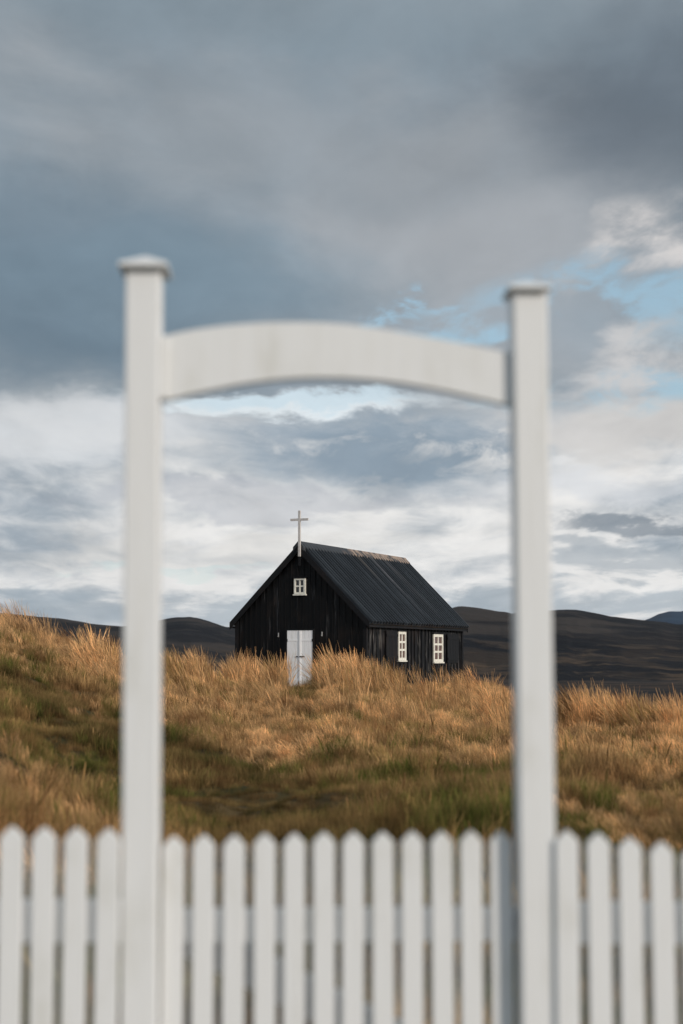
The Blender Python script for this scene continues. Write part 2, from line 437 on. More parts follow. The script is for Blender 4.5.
def scatter(name, label, cat, protos, pts, rots, scl, idx):
    srcs = bpy.data.collections.new(name + '_kinds')
    for o in protos: srcs.objects.link(o)
    me = bpy.data.meshes.new(name); me.from_pydata([tuple(p) for p in pts], [], []); me.update()
    at = me.attributes.new('rot', 'FLOAT_VECTOR', 'POINT'); at.data.foreach_set('vector', np.asarray(rots, np.float32).ravel())
    at = me.attributes.new('scl', 'FLOAT_VECTOR', 'POINT'); at.data.foreach_set('vector', np.asarray(scl, np.float32).ravel())
    at = me.attributes.new('idx', 'INT', 'POINT'); at.data.foreach_set('value', np.asarray(idx, np.int32))
    o = link(name, me, None)
    ng = bpy.data.node_groups.new(name, 'GeometryNodeTree')
    ng.interface.new_socket('Geometry', in_out='INPUT', socket_type='NodeSocketGeometry')
    ng.interface.new_socket('Geometry', in_out='OUTPUT', socket_type='NodeSocketGeometry')
    N = ng.nodes; L = ng.links
    gi = N.new('NodeGroupInput'); go = N.new('NodeGroupOutput')
    ip = N.new('GeometryNodeInstanceOnPoints'); ci = N.new('GeometryNodeCollectionInfo')
    ci.inputs['Collection'].default_value = srcs
    ci.inputs['Separate Children'].default_value = True; ci.inputs['Reset Children'].default_value = True
    ip.inputs['Pick Instance'].default_value = True
    def attr(nm, ty):
        a = N.new('GeometryNodeInputNamedAttribute'); a.data_type = ty; a.inputs[0].default_value = nm
        return next(s for s in a.outputs if s.enabled and s.name == 'Attribute')
    L.new(gi.outputs[0], ip.inputs['Points']); L.new(ci.outputs[0], ip.inputs['Instance'])
    e2r = N.new('FunctionNodeEulerToRotation')
    L.new(attr('rot', 'FLOAT_VECTOR'), e2r.inputs[0]); L.new(e2r.outputs[0], ip.inputs['Rotation'])
    L.new(attr('scl', 'FLOAT_VECTOR'), ip.inputs['Scale']); L.new(attr('idx', 'INT'), ip.inputs['Instance Index'])
    L.new(ip.outputs[0], go.inputs[0])
    md = o.modifiers.new('scatter', 'NODES'); md.node_group = ng
    o['kind'] = 'stuff'; o['label'] = label; o['category'] = cat
    return o

rg = np.random.default_rng(5)
# how much tall straw grows where (by column, by distance)
TY = np.array([5, 9, 12, 15, 19, 23, 28, 34, 40, 50, 60, 80], float)
TX = np.array([-300, 0, 60, 110, 150, 200, 280, 341, 420, 500, 560, 620, 683, 1000], float)
TT = np.array([
 # 5   9   12  15   19  23  28  34  40  50  60  80
 [.2, .5, .9, .7, .15, .3, .6, .8, 1, 1, 1, 1],      # -300
 [.1, .4, 1, 1, .0, .0, .15, .7, .95, 1, 1, 1],    # 0
 [.1, .3, .95, .95, .0, .0, .1, .6, .95, 1, 1, 1],    # 60
 [.1, .25, .7, .2, .0, .0, .4, .8, 1, 1, 1, 1],     # 110
 [.1, .2, .2, .0, .0, .1, .5, .85, 1, 1, 1, 1],       # 150
 [.1, .1, .0, .0, .0, .25, .7, .95, 1, 1, 1, 1],      # 200
 [.0, .05, .0, .0, .05, .55, .9, 1, 1, 1, 1, 1],      # 280
 [.0, .08, .12, .18, .2, .5, .85, .95, 1, 1, 1, 1],     # 341
 [.0, .12, .22, .28, .25, .35, .7, .95, 1, 1, 1, 1],    # 420
 [.1, .2, .28, .28, .28, .4, .7, .95, 1, 1, 1, 1],      # 500
 [.2, .2, .25, .2, .35, .6, .85, 1, 1, 1, 1, 1],      # 560
 [.2, .2, .25, .35, .7, .9, 1, 1, 1, 1, 1, 1],      # 620
 [.2, .2, .3, .5, .9, 1, 1, 1, 1, 1, 1, 1],        # 683
 [.2, .2, .3, .5, .8, 1, 1, 1, 1, 1, 1, 1]])
def tallness(x, y):
    px = CX + F * x / y
    i, t = smooth_lerp(TX, px); j, s = smooth_lerp(TY, y)
    return (TT[i, j] * (1 - t) + TT[i + 1, j] * t) * (1 - s) + (TT[i, j + 1] * (1 - t) + TT[i + 1, j + 1] * t) * s
def in_church(x, y, m=.0):
    c, sn = math.cos(-CH_A), math.sin(-CH_A)
    lx = (x - CH_C[0]) * c - (y - CH_C[1]) * sn; ly = (x - CH_C[0]) * sn + (y - CH_C[1]) * c
    return (np.abs(lx) < 2.59 + m) & (ly > -m) & (ly < 10.4 + m)
def field(n, y0, y1, pw=1.0, slack=1.6):
    """random points in the view wedge plus a margin on both sides"""
    y = (y0 ** pw + rg.random(n) * (y1 ** pw - y0 ** pw)) ** (1 / pw)
    half = y * .225 + slack
    x = (rg.random(n) * 2 - 1) * half
    return x, y
# tall straw
FEA = ((325, 46, 4), (331, 46, 4), (342, 45, 3), (351, 46, 3), (356, 46, 4), (364, 47, 3), (376, 47, 4), (390, 47, 3), (252, 46, 5), (238, 45, 5), (280, 48, 4), (206, 42, 6), (180, 41, 6), (108, 37, 10), (500, 45, 7), (590, 37, 14), (640, 36, 18), (680, 34, 14), (566, 39, 6), (400, 47, 5))
x, y = field(80000, 5.2, 76, 1.75)
k = tallness(x, y)
pn = fbm(x / 2.6, y / 2.6, 31, 3)
keep = (rg.random(len(x)) < np.clip(k * 1.5 - .35 + (pn - .5) * 2.4, 0, 1)) & ~in_church(x, y, .25)
x, y, k, pn = x[keep], y[keep], k[keep], pn[keep]
tuft = fbm(x / 1.3, y / 1.3, 57, 3)
s = (.26 + .34 * k * np.clip((tuft - .30) * 2.5, .0, 1.15)) * (.75 + .45 * rg.random(len(x)))
pxs = CX + F * x / y
# the tall tufts by the church door, as in the picture
for cxp, cy, rw, add in ((333, 46, 9, .75), (352, 47, 7, .95), (376, 48, 8, .55), (253, 47, 7, .65), (283, 49, 6, .35), (236, 46, 6, .5), (430, 50, 9, .35), (500, 47, 14, .4), (600, 38, 10, .15), (675, 34, 16, .3), (562, 40, 8, .3), (110, 38, 12, .35), (205, 42, 10, .45), (178, 42, 8, .5), (60, 38, 9, .3), (5, 38, 8, .45)):
    s = s + .38 * add * np.exp(-((pxs - cxp) / rw) ** 2) * np.exp(-((y - cy) / 2.5) ** 2)
s = s * np.where((y < 17) & (pxs < 125), 1.05, 1)
s = s * (1 - .3 * np.exp(-((pxs - 350) / 70) ** 2) * (y > 36))
hl = (fbm(x / 1.0, y / 1.0, 133, 2) - .5) * 1.4
s = s * (1 + np.where((y > 9) & (y < 28), hl, 0) * .5)
near_door = (pxs > 286) & (pxs < 320) & (y > 36)
s = s * np.where((pxs > 288) & (pxs < 322) & (y > 36), .55, 1)
z = height(x, y) - .03
wnd = (fbm(x / 1.7, y / 1.7, 91, 2) - .5) * 1.1
rot = np.stack([rg.normal(0, .16, len(x)) + (fbm(x / 1.2, y / 1.2, 95, 2) - .5) * .8, rg.normal(-.08, .16, len(x)) + wnd * .8, rg.normal(0, .6, len(x))], -1)
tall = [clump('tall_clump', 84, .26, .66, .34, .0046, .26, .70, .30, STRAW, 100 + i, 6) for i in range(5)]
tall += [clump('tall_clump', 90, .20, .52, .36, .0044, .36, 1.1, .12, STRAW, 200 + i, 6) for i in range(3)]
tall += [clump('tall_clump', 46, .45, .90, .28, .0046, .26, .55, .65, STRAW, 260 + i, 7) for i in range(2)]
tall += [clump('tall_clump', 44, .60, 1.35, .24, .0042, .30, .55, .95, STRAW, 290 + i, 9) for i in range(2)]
kind = rg.integers(0, 10, len(x))
feath = (rg.random(len(x)) < .006) & (y > 30) & (k > .75) & ~((pxs > 286) & (pxs < 322) & (y > 36))
for cxp, cy, rw in FEA: feath |= (rg.random(len(x)) < .55 * np.exp(-((pxs - cxp) / rw) ** 2 - ((y - cy) / 1.6) ** 2))
kind = np.where(feath, rg.integers(10, 12, len(x)), kind)
s = np.where(feath, .66 + .34 * rg.random(len(x)) + .16 * np.exp(-((pxs - 345) / 22) ** 2), s)
scatter('tall_grass', 'tall straw coloured grass leaning in the wind on the knoll', 'grass', tall,
        np.stack([x, y, z], -1), rot, np.stack([s, s, s], -1), kind)
# sparse high stems with plumes
print('tall', len(x))
# short matted grass
x, y = field(62000, 4.9, 60, 1.5)
k = tallness(x, y); keep = (rg.random(len(x)) < 1.05 - .92 * k) & ~in_church(x, y, .1)
x, y, k = x[keep], y[keep], k[keep]
lump = np.clip((fbm(x / 1.1, y / 1.1, 71, 2) - .38) * 3.2, 0, 1)
s = (.42 + .75 * lump * (.45 + .55 * fbm(x / 4, y / 4, 77, 2) * 1.6)) * (.75 + .5 * rg.random(len(x)))
pxs = CX + F * x / y
pathk = np.exp(-((pxs - 265) / 75) ** 2) * np.clip((24 - y) / 4, 0, 1) * np.clip((y - 9) / 2, 0, 1)
s = s * (1 - .3 * pathk)
z = height(x, y) - .02
rot = np.stack([rg.normal(0, .12, len(x)), rg.normal(-.05, .12, len(x)), rg.uniform(-3.1, 3.1, len(x))], -1)
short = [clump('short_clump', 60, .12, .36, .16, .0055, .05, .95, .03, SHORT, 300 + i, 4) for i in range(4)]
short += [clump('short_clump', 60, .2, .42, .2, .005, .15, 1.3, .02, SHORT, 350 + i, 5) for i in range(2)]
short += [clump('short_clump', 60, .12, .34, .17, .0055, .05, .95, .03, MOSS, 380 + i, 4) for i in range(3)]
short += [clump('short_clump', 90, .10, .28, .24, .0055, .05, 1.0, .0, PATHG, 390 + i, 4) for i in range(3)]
mossp = np.clip(1.1 - k * 3.2 + (fbm(x / 1.6, y / 1.6, 141, 3) - .5) * 2.2, 0, 1)
ki = np.where(rg.random(len(x)) < mossp, rg.integers(6, 9, len(x)), rg.integers(0, 6, len(x)))
prow = CY + F * 0 + 657 - 512 + F * (CAMZ - z) / y
pathc = np.interp(prow, [690, 715, 745, 775, 810, 860], [20, 60, 130, 215, 270, 300])
pathw = np.interp(prow, [690, 740, 775, 810, 860], [22, 36, 55, 70, 80])
onp = np.clip(1.6 - np.abs(pxs - pathc) / pathw + (fbm(x / .8, y / .8, 151, 2) - .5), 0, 1) * (y < 30)
ki = np.where(rg.random(len(x)) < onp, rg.integers(9, 12, len(x)), ki)
scatter('short_grass', 'short matted green and brown grass in the hollow behind the fence', 'grass', short,
        np.stack([x, y, z], -1), rot, np.stack([s, s, s], -1), ki)
print('short', len(x))

# ------------------------------------------------------------------ church
UP = Vector((0, 0, 1))
BASEZ = .35
church = empty('chapel', 'small black tarred wooden chapel with steep ribbed roof standing behind the straw grass', 'chapel', (CH_C[0], CH_C[1], BASEZ), CH_A)
Mch = Matrix.Translation((CH_C[0], CH_C[1], BASEZ)) @ Matrix.Rotation(CH_A, 4, 'Z'); Minv = Mch.inverted()
nF = (Mch.to_3x3() @ Vector((0, -1, 0))); nS = (Mch.to_3x3() @ Vector((1, 0, 0)))
W2, LEN = 2.59, 10.4
def onF(px, py, off=0): return Minv @ hit(px, py, Mch @ Vector((0, -off, 0)), nF)
def onS(px, py, off=0): return Minv @ hit(px, py, Mch @ Vector((W2 + off, 0, 0)), nS)
EAVE_EDGE = onS(367.5, 623.5, .2).z
RZ = (Minv @ hit(300.5, 541.8, Mch @ Vector((0, -.1, 0)), nF)).z
slope = (RZ - .17 - EAVE_EDGE) / (W2 + .2)
EAVE = EAVE_EDGE + slope * .2 - .02
# foundation
MB().box(-W2 - .03, W2 + .03, -.03, LEN + .03, -.45, .10).build('foundation', STONE, church, .02)
def gable_z(x): return EAVE + slope * (W2 - abs(x)) - .03
# gable front wall with battens
def gable(y0, y1, sgn, name):
    m = MB()
    m.prism([(-W2, y0, .1), (W2, y0, .1), (W2, y0, gable_z(W2)), (0, y0, gable_z(0)), (-W2, y0, gable_z(-W2))], (0, y1 - y0, 0))
    yb = y0 if sgn < 0 else y1
    r = random.Random(3)
    x = -W2 + .16
    while x < W2 - .1:
        w = r.uniform(.035, .05); t = r.uniform(.018, .03)
        zt = gable_z(abs(x) + w) - .02
        skip = sgn < 0 and DX0 - .12 < x < DX1 + .12
        z0 = DZ1 + .1 if skip else .1
        if zt > z0 + .1 and not (sgn < 0 and GW0 - .1 < x < GW1 + .1):
            m.box(x - w / 2, x + w / 2, *sorted((yb + sgn * .001 * 0, yb + sgn * t)), z0, zt)
        elif sgn < 0 and GW0 - .1 < x < GW1 + .1 and not skip:
            m.box(x - w / 2, x + w / 2, *sorted((yb, yb + sgn * t)), z0, GWZ0 - .08)
            m.box(x - w / 2, x + w / 2, *sorted((yb, yb + sgn * t)), GWZ1 + .08, zt)
        elif sgn < 0 and skip and GW0 - .1 < x < GW1 + .1:
            m.box(x - w / 2, x + w / 2, *sorted((yb, yb + sgn * t)), z0, GWZ0 - .08)
            m.box(x - w / 2, x + w / 2, *sorted((yb, yb + sgn * t)), GWZ1 + .08, zt)
        x += r.uniform(.20, .26)
    return m.build(name, TAR, church)
a = onF(287.8, 630.5); b_ = onF(313.3, 630.5)
DX0, DX1, DZ1 = a.x, b_.x, a.z
DZ0 = .12
a = onF(294.8, 578.5); b_ = onF(306.0, 594)
GW0, GW1, GWZ1, GWZ0 = a.x, b_.x, a.z, b_.z
gable(0, .12, -1, 'wall')
gable(LEN - .12, LEN, 1, 'wall')
# side walls
def side_wall(sgn):
    m = MB()
    x0, x1 = (W2 - .12, W2) if sgn > 0 else (-W2, -W2 + .12)
    m.box(x0, x1, .122, LEN - .122, .1, EAVE - .05)
    r = random.Random(11 + sgn)
    y = .24
    while y < LEN - .2:
        w = r.uniform(.05, .075)
        spans = [(.1, EAVE - .07)]
        if sgn > 0:
            for (w0, w1, z0, z1, s0, s1) in WINS:
                lo, hi = min(w0, s0) - .04, max(w1, s1) + .04
                if lo < y < hi: spans = [(.1, z0 - .1), (z1 + .1, EAVE - .07)]
        for z0, z1 in spans:
            if z1 > z0 + .05:
                m.box(*sorted((sgn * W2, sgn * (W2 + .035))), y - w / 2, y + w / 2, z0, z1)
        y += r.uniform(.34, .42)
    return m.build('wall', TAR_SIDE, church)
WINS = []
for (p0, p1, r0, r1, q0, q1) in ((397.6, 405.2, 631.6, 660.4, 385.2, 396.8), (432.8, 442.2, 634.2, 662, 446.5, 457.2)):
    a = onS(p0, r0, .03); b_ = onS(p1, r0, .03); mid = onS((p0 + p1) / 2, (r0 + r1) / 2, .03)
    zt = onS((p0 + p1) / 2, r0, .03).z; zb = onS((p0 + p1) / 2, r1, .03).z
    s0 = onS(q0, 650, .03).y; s1 = onS(q1, 650, .03).y
    WINS.append((a.y, b_.y, zb, zt, s0, s1))
side_wall(1); side_wall(-1)
# corner boards
for sx in (-1, 1):
    for yy in (0, LEN):
        sy = -1 if yy == 0 else 1
        m = MB()
        m.box(*sorted((sx * (W2 - .09), sx * (W2 + .045))), *sorted((yy + sy * .045, yy + sy * .002)), .1, EAVE - .06)
        m.box(*sorted((sx * (W2 + .002), sx * (W2 + .045))), *sorted((yy - sy * .10, yy)), .1, EAVE - .06)
        m.build('corner_board', TAR_TRIM, church)
# roof slopes: ribbed sheet with thickness
def slope_mesh(sgn):
    ov, og = .20, .14
    n = int((LEN + 2 * og) / .28)
    ys = []; hs = []
    st = (LEN + 2 * og) / n
    for i in range(n):
        b0 = -og + i * st
        for f, h in ((0, 0), (.48, 0), (.50, .09), (.56, .125), (.68, .125), (.74, .09), (.76, 0)):
            ys.append(b0 + f * st); hs.append(h)
    ys.append(LEN + og); hs.append(0)
    nrm = Vector((sgn * slope, 0, 1)).normalized()
    zr = EAVE + slope * W2
    rows = [(0.0, zr), (.5 * (W2 + ov), zr - slope * .5 * (W2 + ov)), (W2 + ov, zr - slope * (W2 + ov))]
    bm = bmesh.new()
    r = random.Random(4)
    top = []
    jit = [r.uniform(0, .035) for _ in range(n + 1)]
    for ri, (xx, zz) in enumerate(rows):
        top.append([bm.verts.new(Vector((sgn * xx, yv, zz)) + nrm * (h + .035)) for yv, h in zip(ys, hs)])
    bot = [[bm.verts.new(Vector((sgn * xx, yv, zz)) - nrm * .02) for yv in ys] for (xx, zz) in rows]
    for A in (top, bot):
        for i in range(2):
            for j in range(len(ys) - 1):
                bm.faces.new((A[i][j], A[i][j + 1], A[i + 1][j + 1], A[i + 1][j]))
    for i in (0, 2):
        for j in range(len(ys) - 1):
            bm.faces.new((top[i][j], top[i][j + 1], bot[i][j + 1], bot[i][j]))
    for i in range(2):
        for j in (0, len(ys) - 1):
            bm.faces.new((top[i][j], top[i + 1][j], bot[i + 1][j], bot[i][j]))
    bmesh.ops.recalc_face_normals(bm, faces=bm.faces)
    me = bpy.data.meshes.new('roof'); bm.to_mesh(me); bm.free()
    return link('roof', me, ROOF, church)
r_r = slope_mesh(1); r_l = slope_mesh(-1)
# ridge cap
zr = EAVE + slope * W2
m = MB()
dx = .21
m.prism([(-dx, -.177, zr + .215 - slope * dx), (0, -.177, zr + .225), (dx, -.177, zr + .215 - slope * dx), (dx + .01, -.177, zr + .045 - slope * dx), (0, -.177, zr + .08), (-dx - .01, -.177, zr + .045 - slope * dx)], (0, LEN + .354, 0))
m.build('ridge_cap', RIDGE, r_r)
# barge boards and eave fascias
for yy in (-.175, LEN + .142):
    for sgn in (-1, 1):
        m = MB(); e = W2 + .21
        zt = lambda xx: EAVE + slope * (W2 - xx)
        m.prism([(sgn * .0, yy, zt(0) + .11), (sgn * e, yy, zt(e) + .11), (sgn * e, yy, zt(e) - .14), (sgn * 0, yy, zt(0) - .17)], (0, .033, 0))
        m.build('barge_board', TAR_TRIM, church)
for sgn in (-1, 1):
    e = W2 + .19
    MB().box(*sorted((sgn * e, sgn * (e - .03))), -.13, LEN + .13, EAVE - slope * .2 - .10, EAVE - slope * .2 - .02).build('fascia', TAR_TRIM, church)
# double door
mid = (DX0 + DX1) / 2
fr = MB()
fr.box(DX0 - .05, DX0 - .004, -.075, -.001, DZ0, DZ1 + .05); fr.box(DX1 + .004, DX1 + .05, -.075, -.001, DZ0, DZ1 + .05); fr.box(DX0 - .0035, DX1 + .0035, -.075, -.001, DZ1 + .004, DZ1 + .05)
fr.build('door_frame', TAR_TRIM, church, .004)
MB().box(DX0 - .1, DX1 + .1, -.32, -.031, -.3, DZ0 - .005).build('door_step', STONE, church, .02)
for i, (x0, x1) in enumerate(((DX0, mid - .004), (mid + .004, DX1))):
    m = MB(); nb = 3; bw = (x1 - x0) / nb
    for k in range(nb):
        m.box(x0 + k * bw + .003, x0 + (k + 1) * bw - .003, -.060, -.022, DZ0 + .01, DZ1)
    m.box(x0 + .002, x1 - .002, -.046, -.012, DZ0 + .012, DZ1 - .002)
    if i == 1: m.box(x0 - .03, x0 + .045, -.082, -.0605, DZ0 + .02, DZ1 - .01)
    for zz in (DZ1 - .36, DZ0 + .3): m.box(x0 + .03 + (.02 if i else 0), x1 - .03, -.068, -.0605, zz - .035, zz + .035)
    d = m.build('door', WHITE_DOOR, church, .002)
    hz = onF(302, 656.5).z
    h = MB()
    if i == 0: h.box(x1 - .13, x1 - .07, -.085, -.061, hz - .018, hz + .018)
    else: h.box(x0 - .005, x0 + .20, -.102, -.083, hz - .018, hz + .018); 
    h.build('latch', IRON, d, .003)
    xe = x0 if i == 0 else x1
    for zz in (DZ1 - .36, DZ0 + .3):
        s_ = 1 if i == 0 else -1
        MB().box(*sorted((xe - s_ * .012, xe + s_ * .026)), -.078, -.069, zz - .05, zz + .05).build('hinge', IRON, d)
# hooks beside the door
for px, py in ((278.8, 635), (322.2, 634)):
    p = onF(px, py)
    m = MB(); m.box(p.x - .018, p.x + .018, -.04, -.0005, p.z - .08, p.z + .08); m.box(p.x - .012, p.x + .012, -.09, -.04, p.z - .06, p.z - .035)
    m.build('wall_hook', PALEIRON, church, .006)
# windows
def window(axis, u0, u1, z0, z1, cols, rows_, fw, mw, pane, off):
    """axis 'F' on the gable (u=x), 'S' on the side (u=y)"""
    def bx(m, a0, a1, d0, d1, c0, c1):
        if axis == 'F': m.box(a0, a1, -d1, -d0, c0, c1)
        else: m.box(W2 + d0, W2 + d1, a0, a1, c0, c1)
    f = MB()
    bx(f, u0, u0 + fw, .001, .075, z0, z1); bx(f, u1 - fw, u1, .001, .075, z0, z1)
    bx(f, u0 + fw, u1 - fw, .001, .073, z1 - fw, z1); bx(f, u0 + fw, u1 - fw, .001, .073, z0, z0 + fw)
    for c in range(1, cols):
        uu = u0 + fw + (u1 - u0 - 2 * fw) * c / cols; bx(f, uu - mw / 2, uu + mw / 2, .025, .062, z0 + fw, z1 - fw)
    for r_ in range(1, rows_):
        zz = z0 + fw + (z1 - z0 - 2 * fw) * r_ / rows_; bx(f, u0 + fw, u1 - fw, .026, .059, zz - mw / 2, zz + mw / 2)
    w = f.build('window', FRAMEW, church)
    p = MB(); bx(p, u0 + fw * .6, u1 - fw * .6, .004, .030, z0 + fw * .6, z1 - fw * .6); p.build('pane', pane, w)
    s_ = MB(); bx(s_, u0 - .03, u1 + .03, .002, .11, z0 - .05, z0 - .004); s_.build('sill', FRAMEW if axis == 'F' else FRAMEW, w)
    c_ = MB(); bx(c_, u0 - .04, u1 + .04, .002, .10, z1 + .004, z1 + .05); c_.build('head_board', TAR_TRIM, w)
window('F', GW0, GW1, GWZ0, GWZ1, 2, 2, .065, .05, PANE_D, 0)
for (w0, w1, z0, z1, s0, s1) in WINS:
    window('S', w0, w1, z0, z1, 2, 3, .11 if w1 - w0 > .8 else .10, .075, PANE, 0)
    m = MB(); n = 4; st = (s1 - s0) / n
    for k in range(n): m.box(W2 + .05, W2 + .078, s0 + k * st + .006, s0 + (k + 1) * st - .006, z0 - .04, z1 + .02)
    for zz in (z0 + .12, z1 - .15): m.box(W2 + .0785, W2 + .10, s0 + .02, s1 - .02, zz - .05, zz + .05)
    m.box(W2 + .036, W2 + .0495, s0 + .004, s1 - .004, z0 - .035, z1 + .015)
    m.build('shutter', TAR_TRIM, church)
# cross on the gable peak
ct = onF(299.6, 510.6, .21).z; cb = onF(299.6, 556.5, .21).z; cm = onF(299.6, 519.6, .21)
cl = onF(290.8, 519.6, .21).x; cr = onF(308.4, 519.6, .21).x; cx_ = (cl + cr) / 2
m = MB(); m.box(cx_ - .042, cx_ + .042, -.255, -.180, cb, ct); c = m.build('cross', CROSSW, church, .004)
MB().box(cl, cr, -.250, -.186, cm.z - .042, cm.z + .042).build('arm', CROSSW, c, .004)
MB().box(cx_ - .036, cx_ + .036, -.24, -.177, cb - .34, cb - .003).build('post', TAR_TRIM, c, .004)

# ------------------------------------------------------------------ gate arch, gate, fences
YAW = R(1.6)
ORG = Vector((0, 4.56, 0))
Mg = Matrix.Translation(ORG) @ Matrix.Rotation(YAW, 4, 'Z'); Mgi = Mg.inverted(); nG = Mg.to_3x3() @ Vector((0, -1, 0))
def onG(px, py, yl=0.0): return Mgi @ hit(px, py, Mg @ Vector((0, yl, 0)), nG)
def lean_box(m, xa, za, xb, zb, hw, y0, y1):
    m.prism([(xa - hw, y0, za), (xa + hw, y0, za), (xb + hw, y0, zb), (xb - hw, y0, zb)], (0, y1 - y0, 0))
arch = empty('gate_arch', 'white wooden archway of two capped posts and a curved top board', 'archway', ORG, YAW)
PD = .055   # half depth of posts
inner = []
for (tx, bx, top_row, slab_row, apex_row, capx0, capx1) in ((142.6, 138.8, 268.5, 261.5, 255.5, 117.0, 168.2), (530.3, 540.0, 291.0, 284.5, 280.5, 508.0, 552.5)):
    a = onG(tx, 300, -PD); b_ = onG(bx, 1000, -PD)
    sl = (a.x - b_.x) / (a.z - b_.z)
    zt = onG(tx, top_row, -PD).z
    X = lambda z_, ax=a.x, az_=a.z, sl=sl: ax + (z_ - az_) * sl
    m = MB(); hw = .0505
    m.prism([(X(-.35) - hw, -PD, -.35), (X(-.35) + hw, -PD, -.35), (X(zt) + hw, -PD, zt), (X(zt) - hw, -PD, zt)], (0, 2 * PD, 0))
    post = m.build('post', WHITE, arch, .006)
    c0 = onG(capx0 + 1, top_row, -PD - .03).x; c1 = onG(capx1 - 1, top_row, -PD - .03).x
    cc = (c0 + c1) / 2; ch = (c1 - c0) / 2; cd = PD + .03
    zs = onG(tx, slab_row, -PD - .03).z; za = onG(tx, apex_row, 0).z
    bm = bmesh.new()
    lo = [bm.verts.new((cc + sx * ch, sy * cd, zt + .0005)) for sx, sy in ((-1, -1), (1, -1), (1, 1), (-1, 1))]
    hi = [bm.verts.new((cc + sx * ch, sy * cd, zs)) for sx, sy in ((-1, -1), (1, -1), (1, 1), (-1, 1))]
    ap = bm.verts.new((cc, 0, max(za, zs + .012)))
    bm.faces.new(lo[::-1])
    for i in range(4):
        bm.faces.new((lo[i], lo[(i + 1) % 4], hi[(i + 1) % 4], hi[i])); bm.faces.new((hi[i], hi[(i + 1) % 4], ap))
    bmesh.ops.bevel(bm, geom=list(bm.edges), offset=.003, segments=2, affect='EDGES', profile=.5)
    me = bpy.data.meshes.new('post_cap'); bm.to_mesh(me); bm.free()
    link('post_cap', me, WHITE, post)
    inner.append((X, hw))
# curved board
top = [(166, 336), (180, 332.3), (205, 328), (240, 324.2), (280, 322.3), (330, 323), (372, 327.5), (410, 333.8), (450, 341), (480, 347), (508, 352.5)]
bot = [(508, 404.5), (480, 398), (450, 391.3), (410, 384), (370, 379.3), (330, 377.3), (290, 378.2), (250, 382.5), (220, 388), (190, 394), (166, 400)]
YA = -.028
def dens(pts):
    out = []
    P = [Vector((p[0], p[1], 0)) for p in pts]; n = len(P)
    for i in range(n - 1):
        p0, p1, p2, p3 = P[max(i - 1, 0)], P[i], P[i + 1], P[min(i + 2, n - 1)]
        for k in range(4):
            t = k / 4
            q = .5 * ((2 * p1) + (-p0 + p2) * t + (2 * p0 - 5 * p1 + 4 * p2 - p3) * t * t + (-p0 + 3 * p1 - 3 * p2 + p3) * t ** 3)
            out.append((q.x, q.y))
    out.append(pts[-1]); return out
T = [onG(*p, YA) for p in dens(top)]; B = [onG(*p, YA) for p in dens(bot)]
XL = lambda z_: inner[0][0](z_) + inner[0][1]; XR = lambda z_: inner[1][0](z_) - inner[1][1]
for L_, fn, s_ in ((T, XL, 0), (T, XR, -1), (B, XR, 0), (B, XL, -1)): L_[s_].x = fn(L_[s_].z) 
bm = bmesh.new()
n = len(T); Bb = B[::-1]
rowsv = []
for y_ in (YA, YA + .045):
    rowsv.append(([bm.verts.new((p.x, y_, p.z)) for p in T], [bm.verts.new((p.x, y_, p.z)) for p in Bb]))
for j in range(n - 1):
    for (t_, b2) in rowsv: bm.faces.new((t_[j], t_[j + 1], b2[j + 1], b2[j]))
    for q in (0, 1): bm.faces.new((rowsv[0][q][j], rowsv[0][q][j + 1], rowsv[1][q][j + 1], rowsv[1][q][j]))
for j in (0, n - 1): bm.faces.new((rowsv[0][0][j], rowsv[0][1][j], rowsv[1][1][j], rowsv[1][0][j]))
bmesh.ops.recalc_face_normals(bm, faces=bm.faces)
me = bpy.data.meshes.new('curved_board'); bm.to_mesh(me); bm.free()
link('curved_board', me, WHITE, arch)
# cleat that carries the left end of the board
zc0, zc1 = T[0].z - .004, Bb[0].z + .004
MB().prism([(XL(zc1) + .0005, -.046, zc1), (XL(zc1) + .02, -.046, zc1), (XL(zc0) + .02, -.046, zc0), (XL(zc0) + .0005, -.046, zc0)], (0, .0175, 0)).build('cleat', WHITE, arch, .002)

def picket(parent, px, row, y_, w, seed, zb=.06, th=.02):
    r = random.Random(seed)
    a = onG(px, row, y_)
    tilt = r.uniform(-.004, .004)
    # pointed top, lightly rounded shoulders
    h = w / 2; sh = w * .50
    pts = [(-h, zb), (h, zb), (h, a.z - sh), (h * .93, a.z - sh * .80), (.004, a.z), (-.004, a.z), (-h * .93, a.z - sh * .80), (-h, a.z - sh)]
    m = MB(); m.prism([(a.x + x_ + tilt * (z_ - 1), y_, z_) for x_, z_ in pts], (0, th, 0))
    return m.build('picket', WHITE, parent, .0025, seg=1)
# gate leaf between the posts
gate = empty('picket_gate', 'white picket gate with diagonal brace hung between the two archway posts', 'gate', ORG, YAW)
YG = .0
gx = [173.5, 203.5, 234, 264.5, 294.2, 323.8, 353.2, 382.8, 412.2, 441.8, 471.2, 501.2]
gr = [837, 836, 835.5, 835, 834, 833.2, 833.2, 832.6, 832.6, 832.2, 832, 832.2]
for i, (p, r_) in enumerate(zip(gx, gr)):
    picket(gate, p, r_ + rnd.uniform(-.6, .6), YG, .0635, 40 + i, zb=.07)
zt = onG(340, 908.5, YG + .021).z; zb = onG(340, 942, YG + .021).z
gl, gr_ = XL(.8) + .008, XR(.8) - .004
MB().box(gl, gr_, YG + .021, YG + .053, zb, zt).build('rail', WHITE, gate, .002)
MB().box(gl, gr_, YG + .021, YG + .053, .17, .27).build('rail', WHITE, gate, .002)
p1, p2 = onG(172, 905, YG + .06), onG(172, 949, YG + .06)
q1, q2 = onG(367.5, 1005, YG + .06), onG(367.5, 1052, YG + .06)
s1 = (q1.z - p1.z) / (q1.x - p1.x)
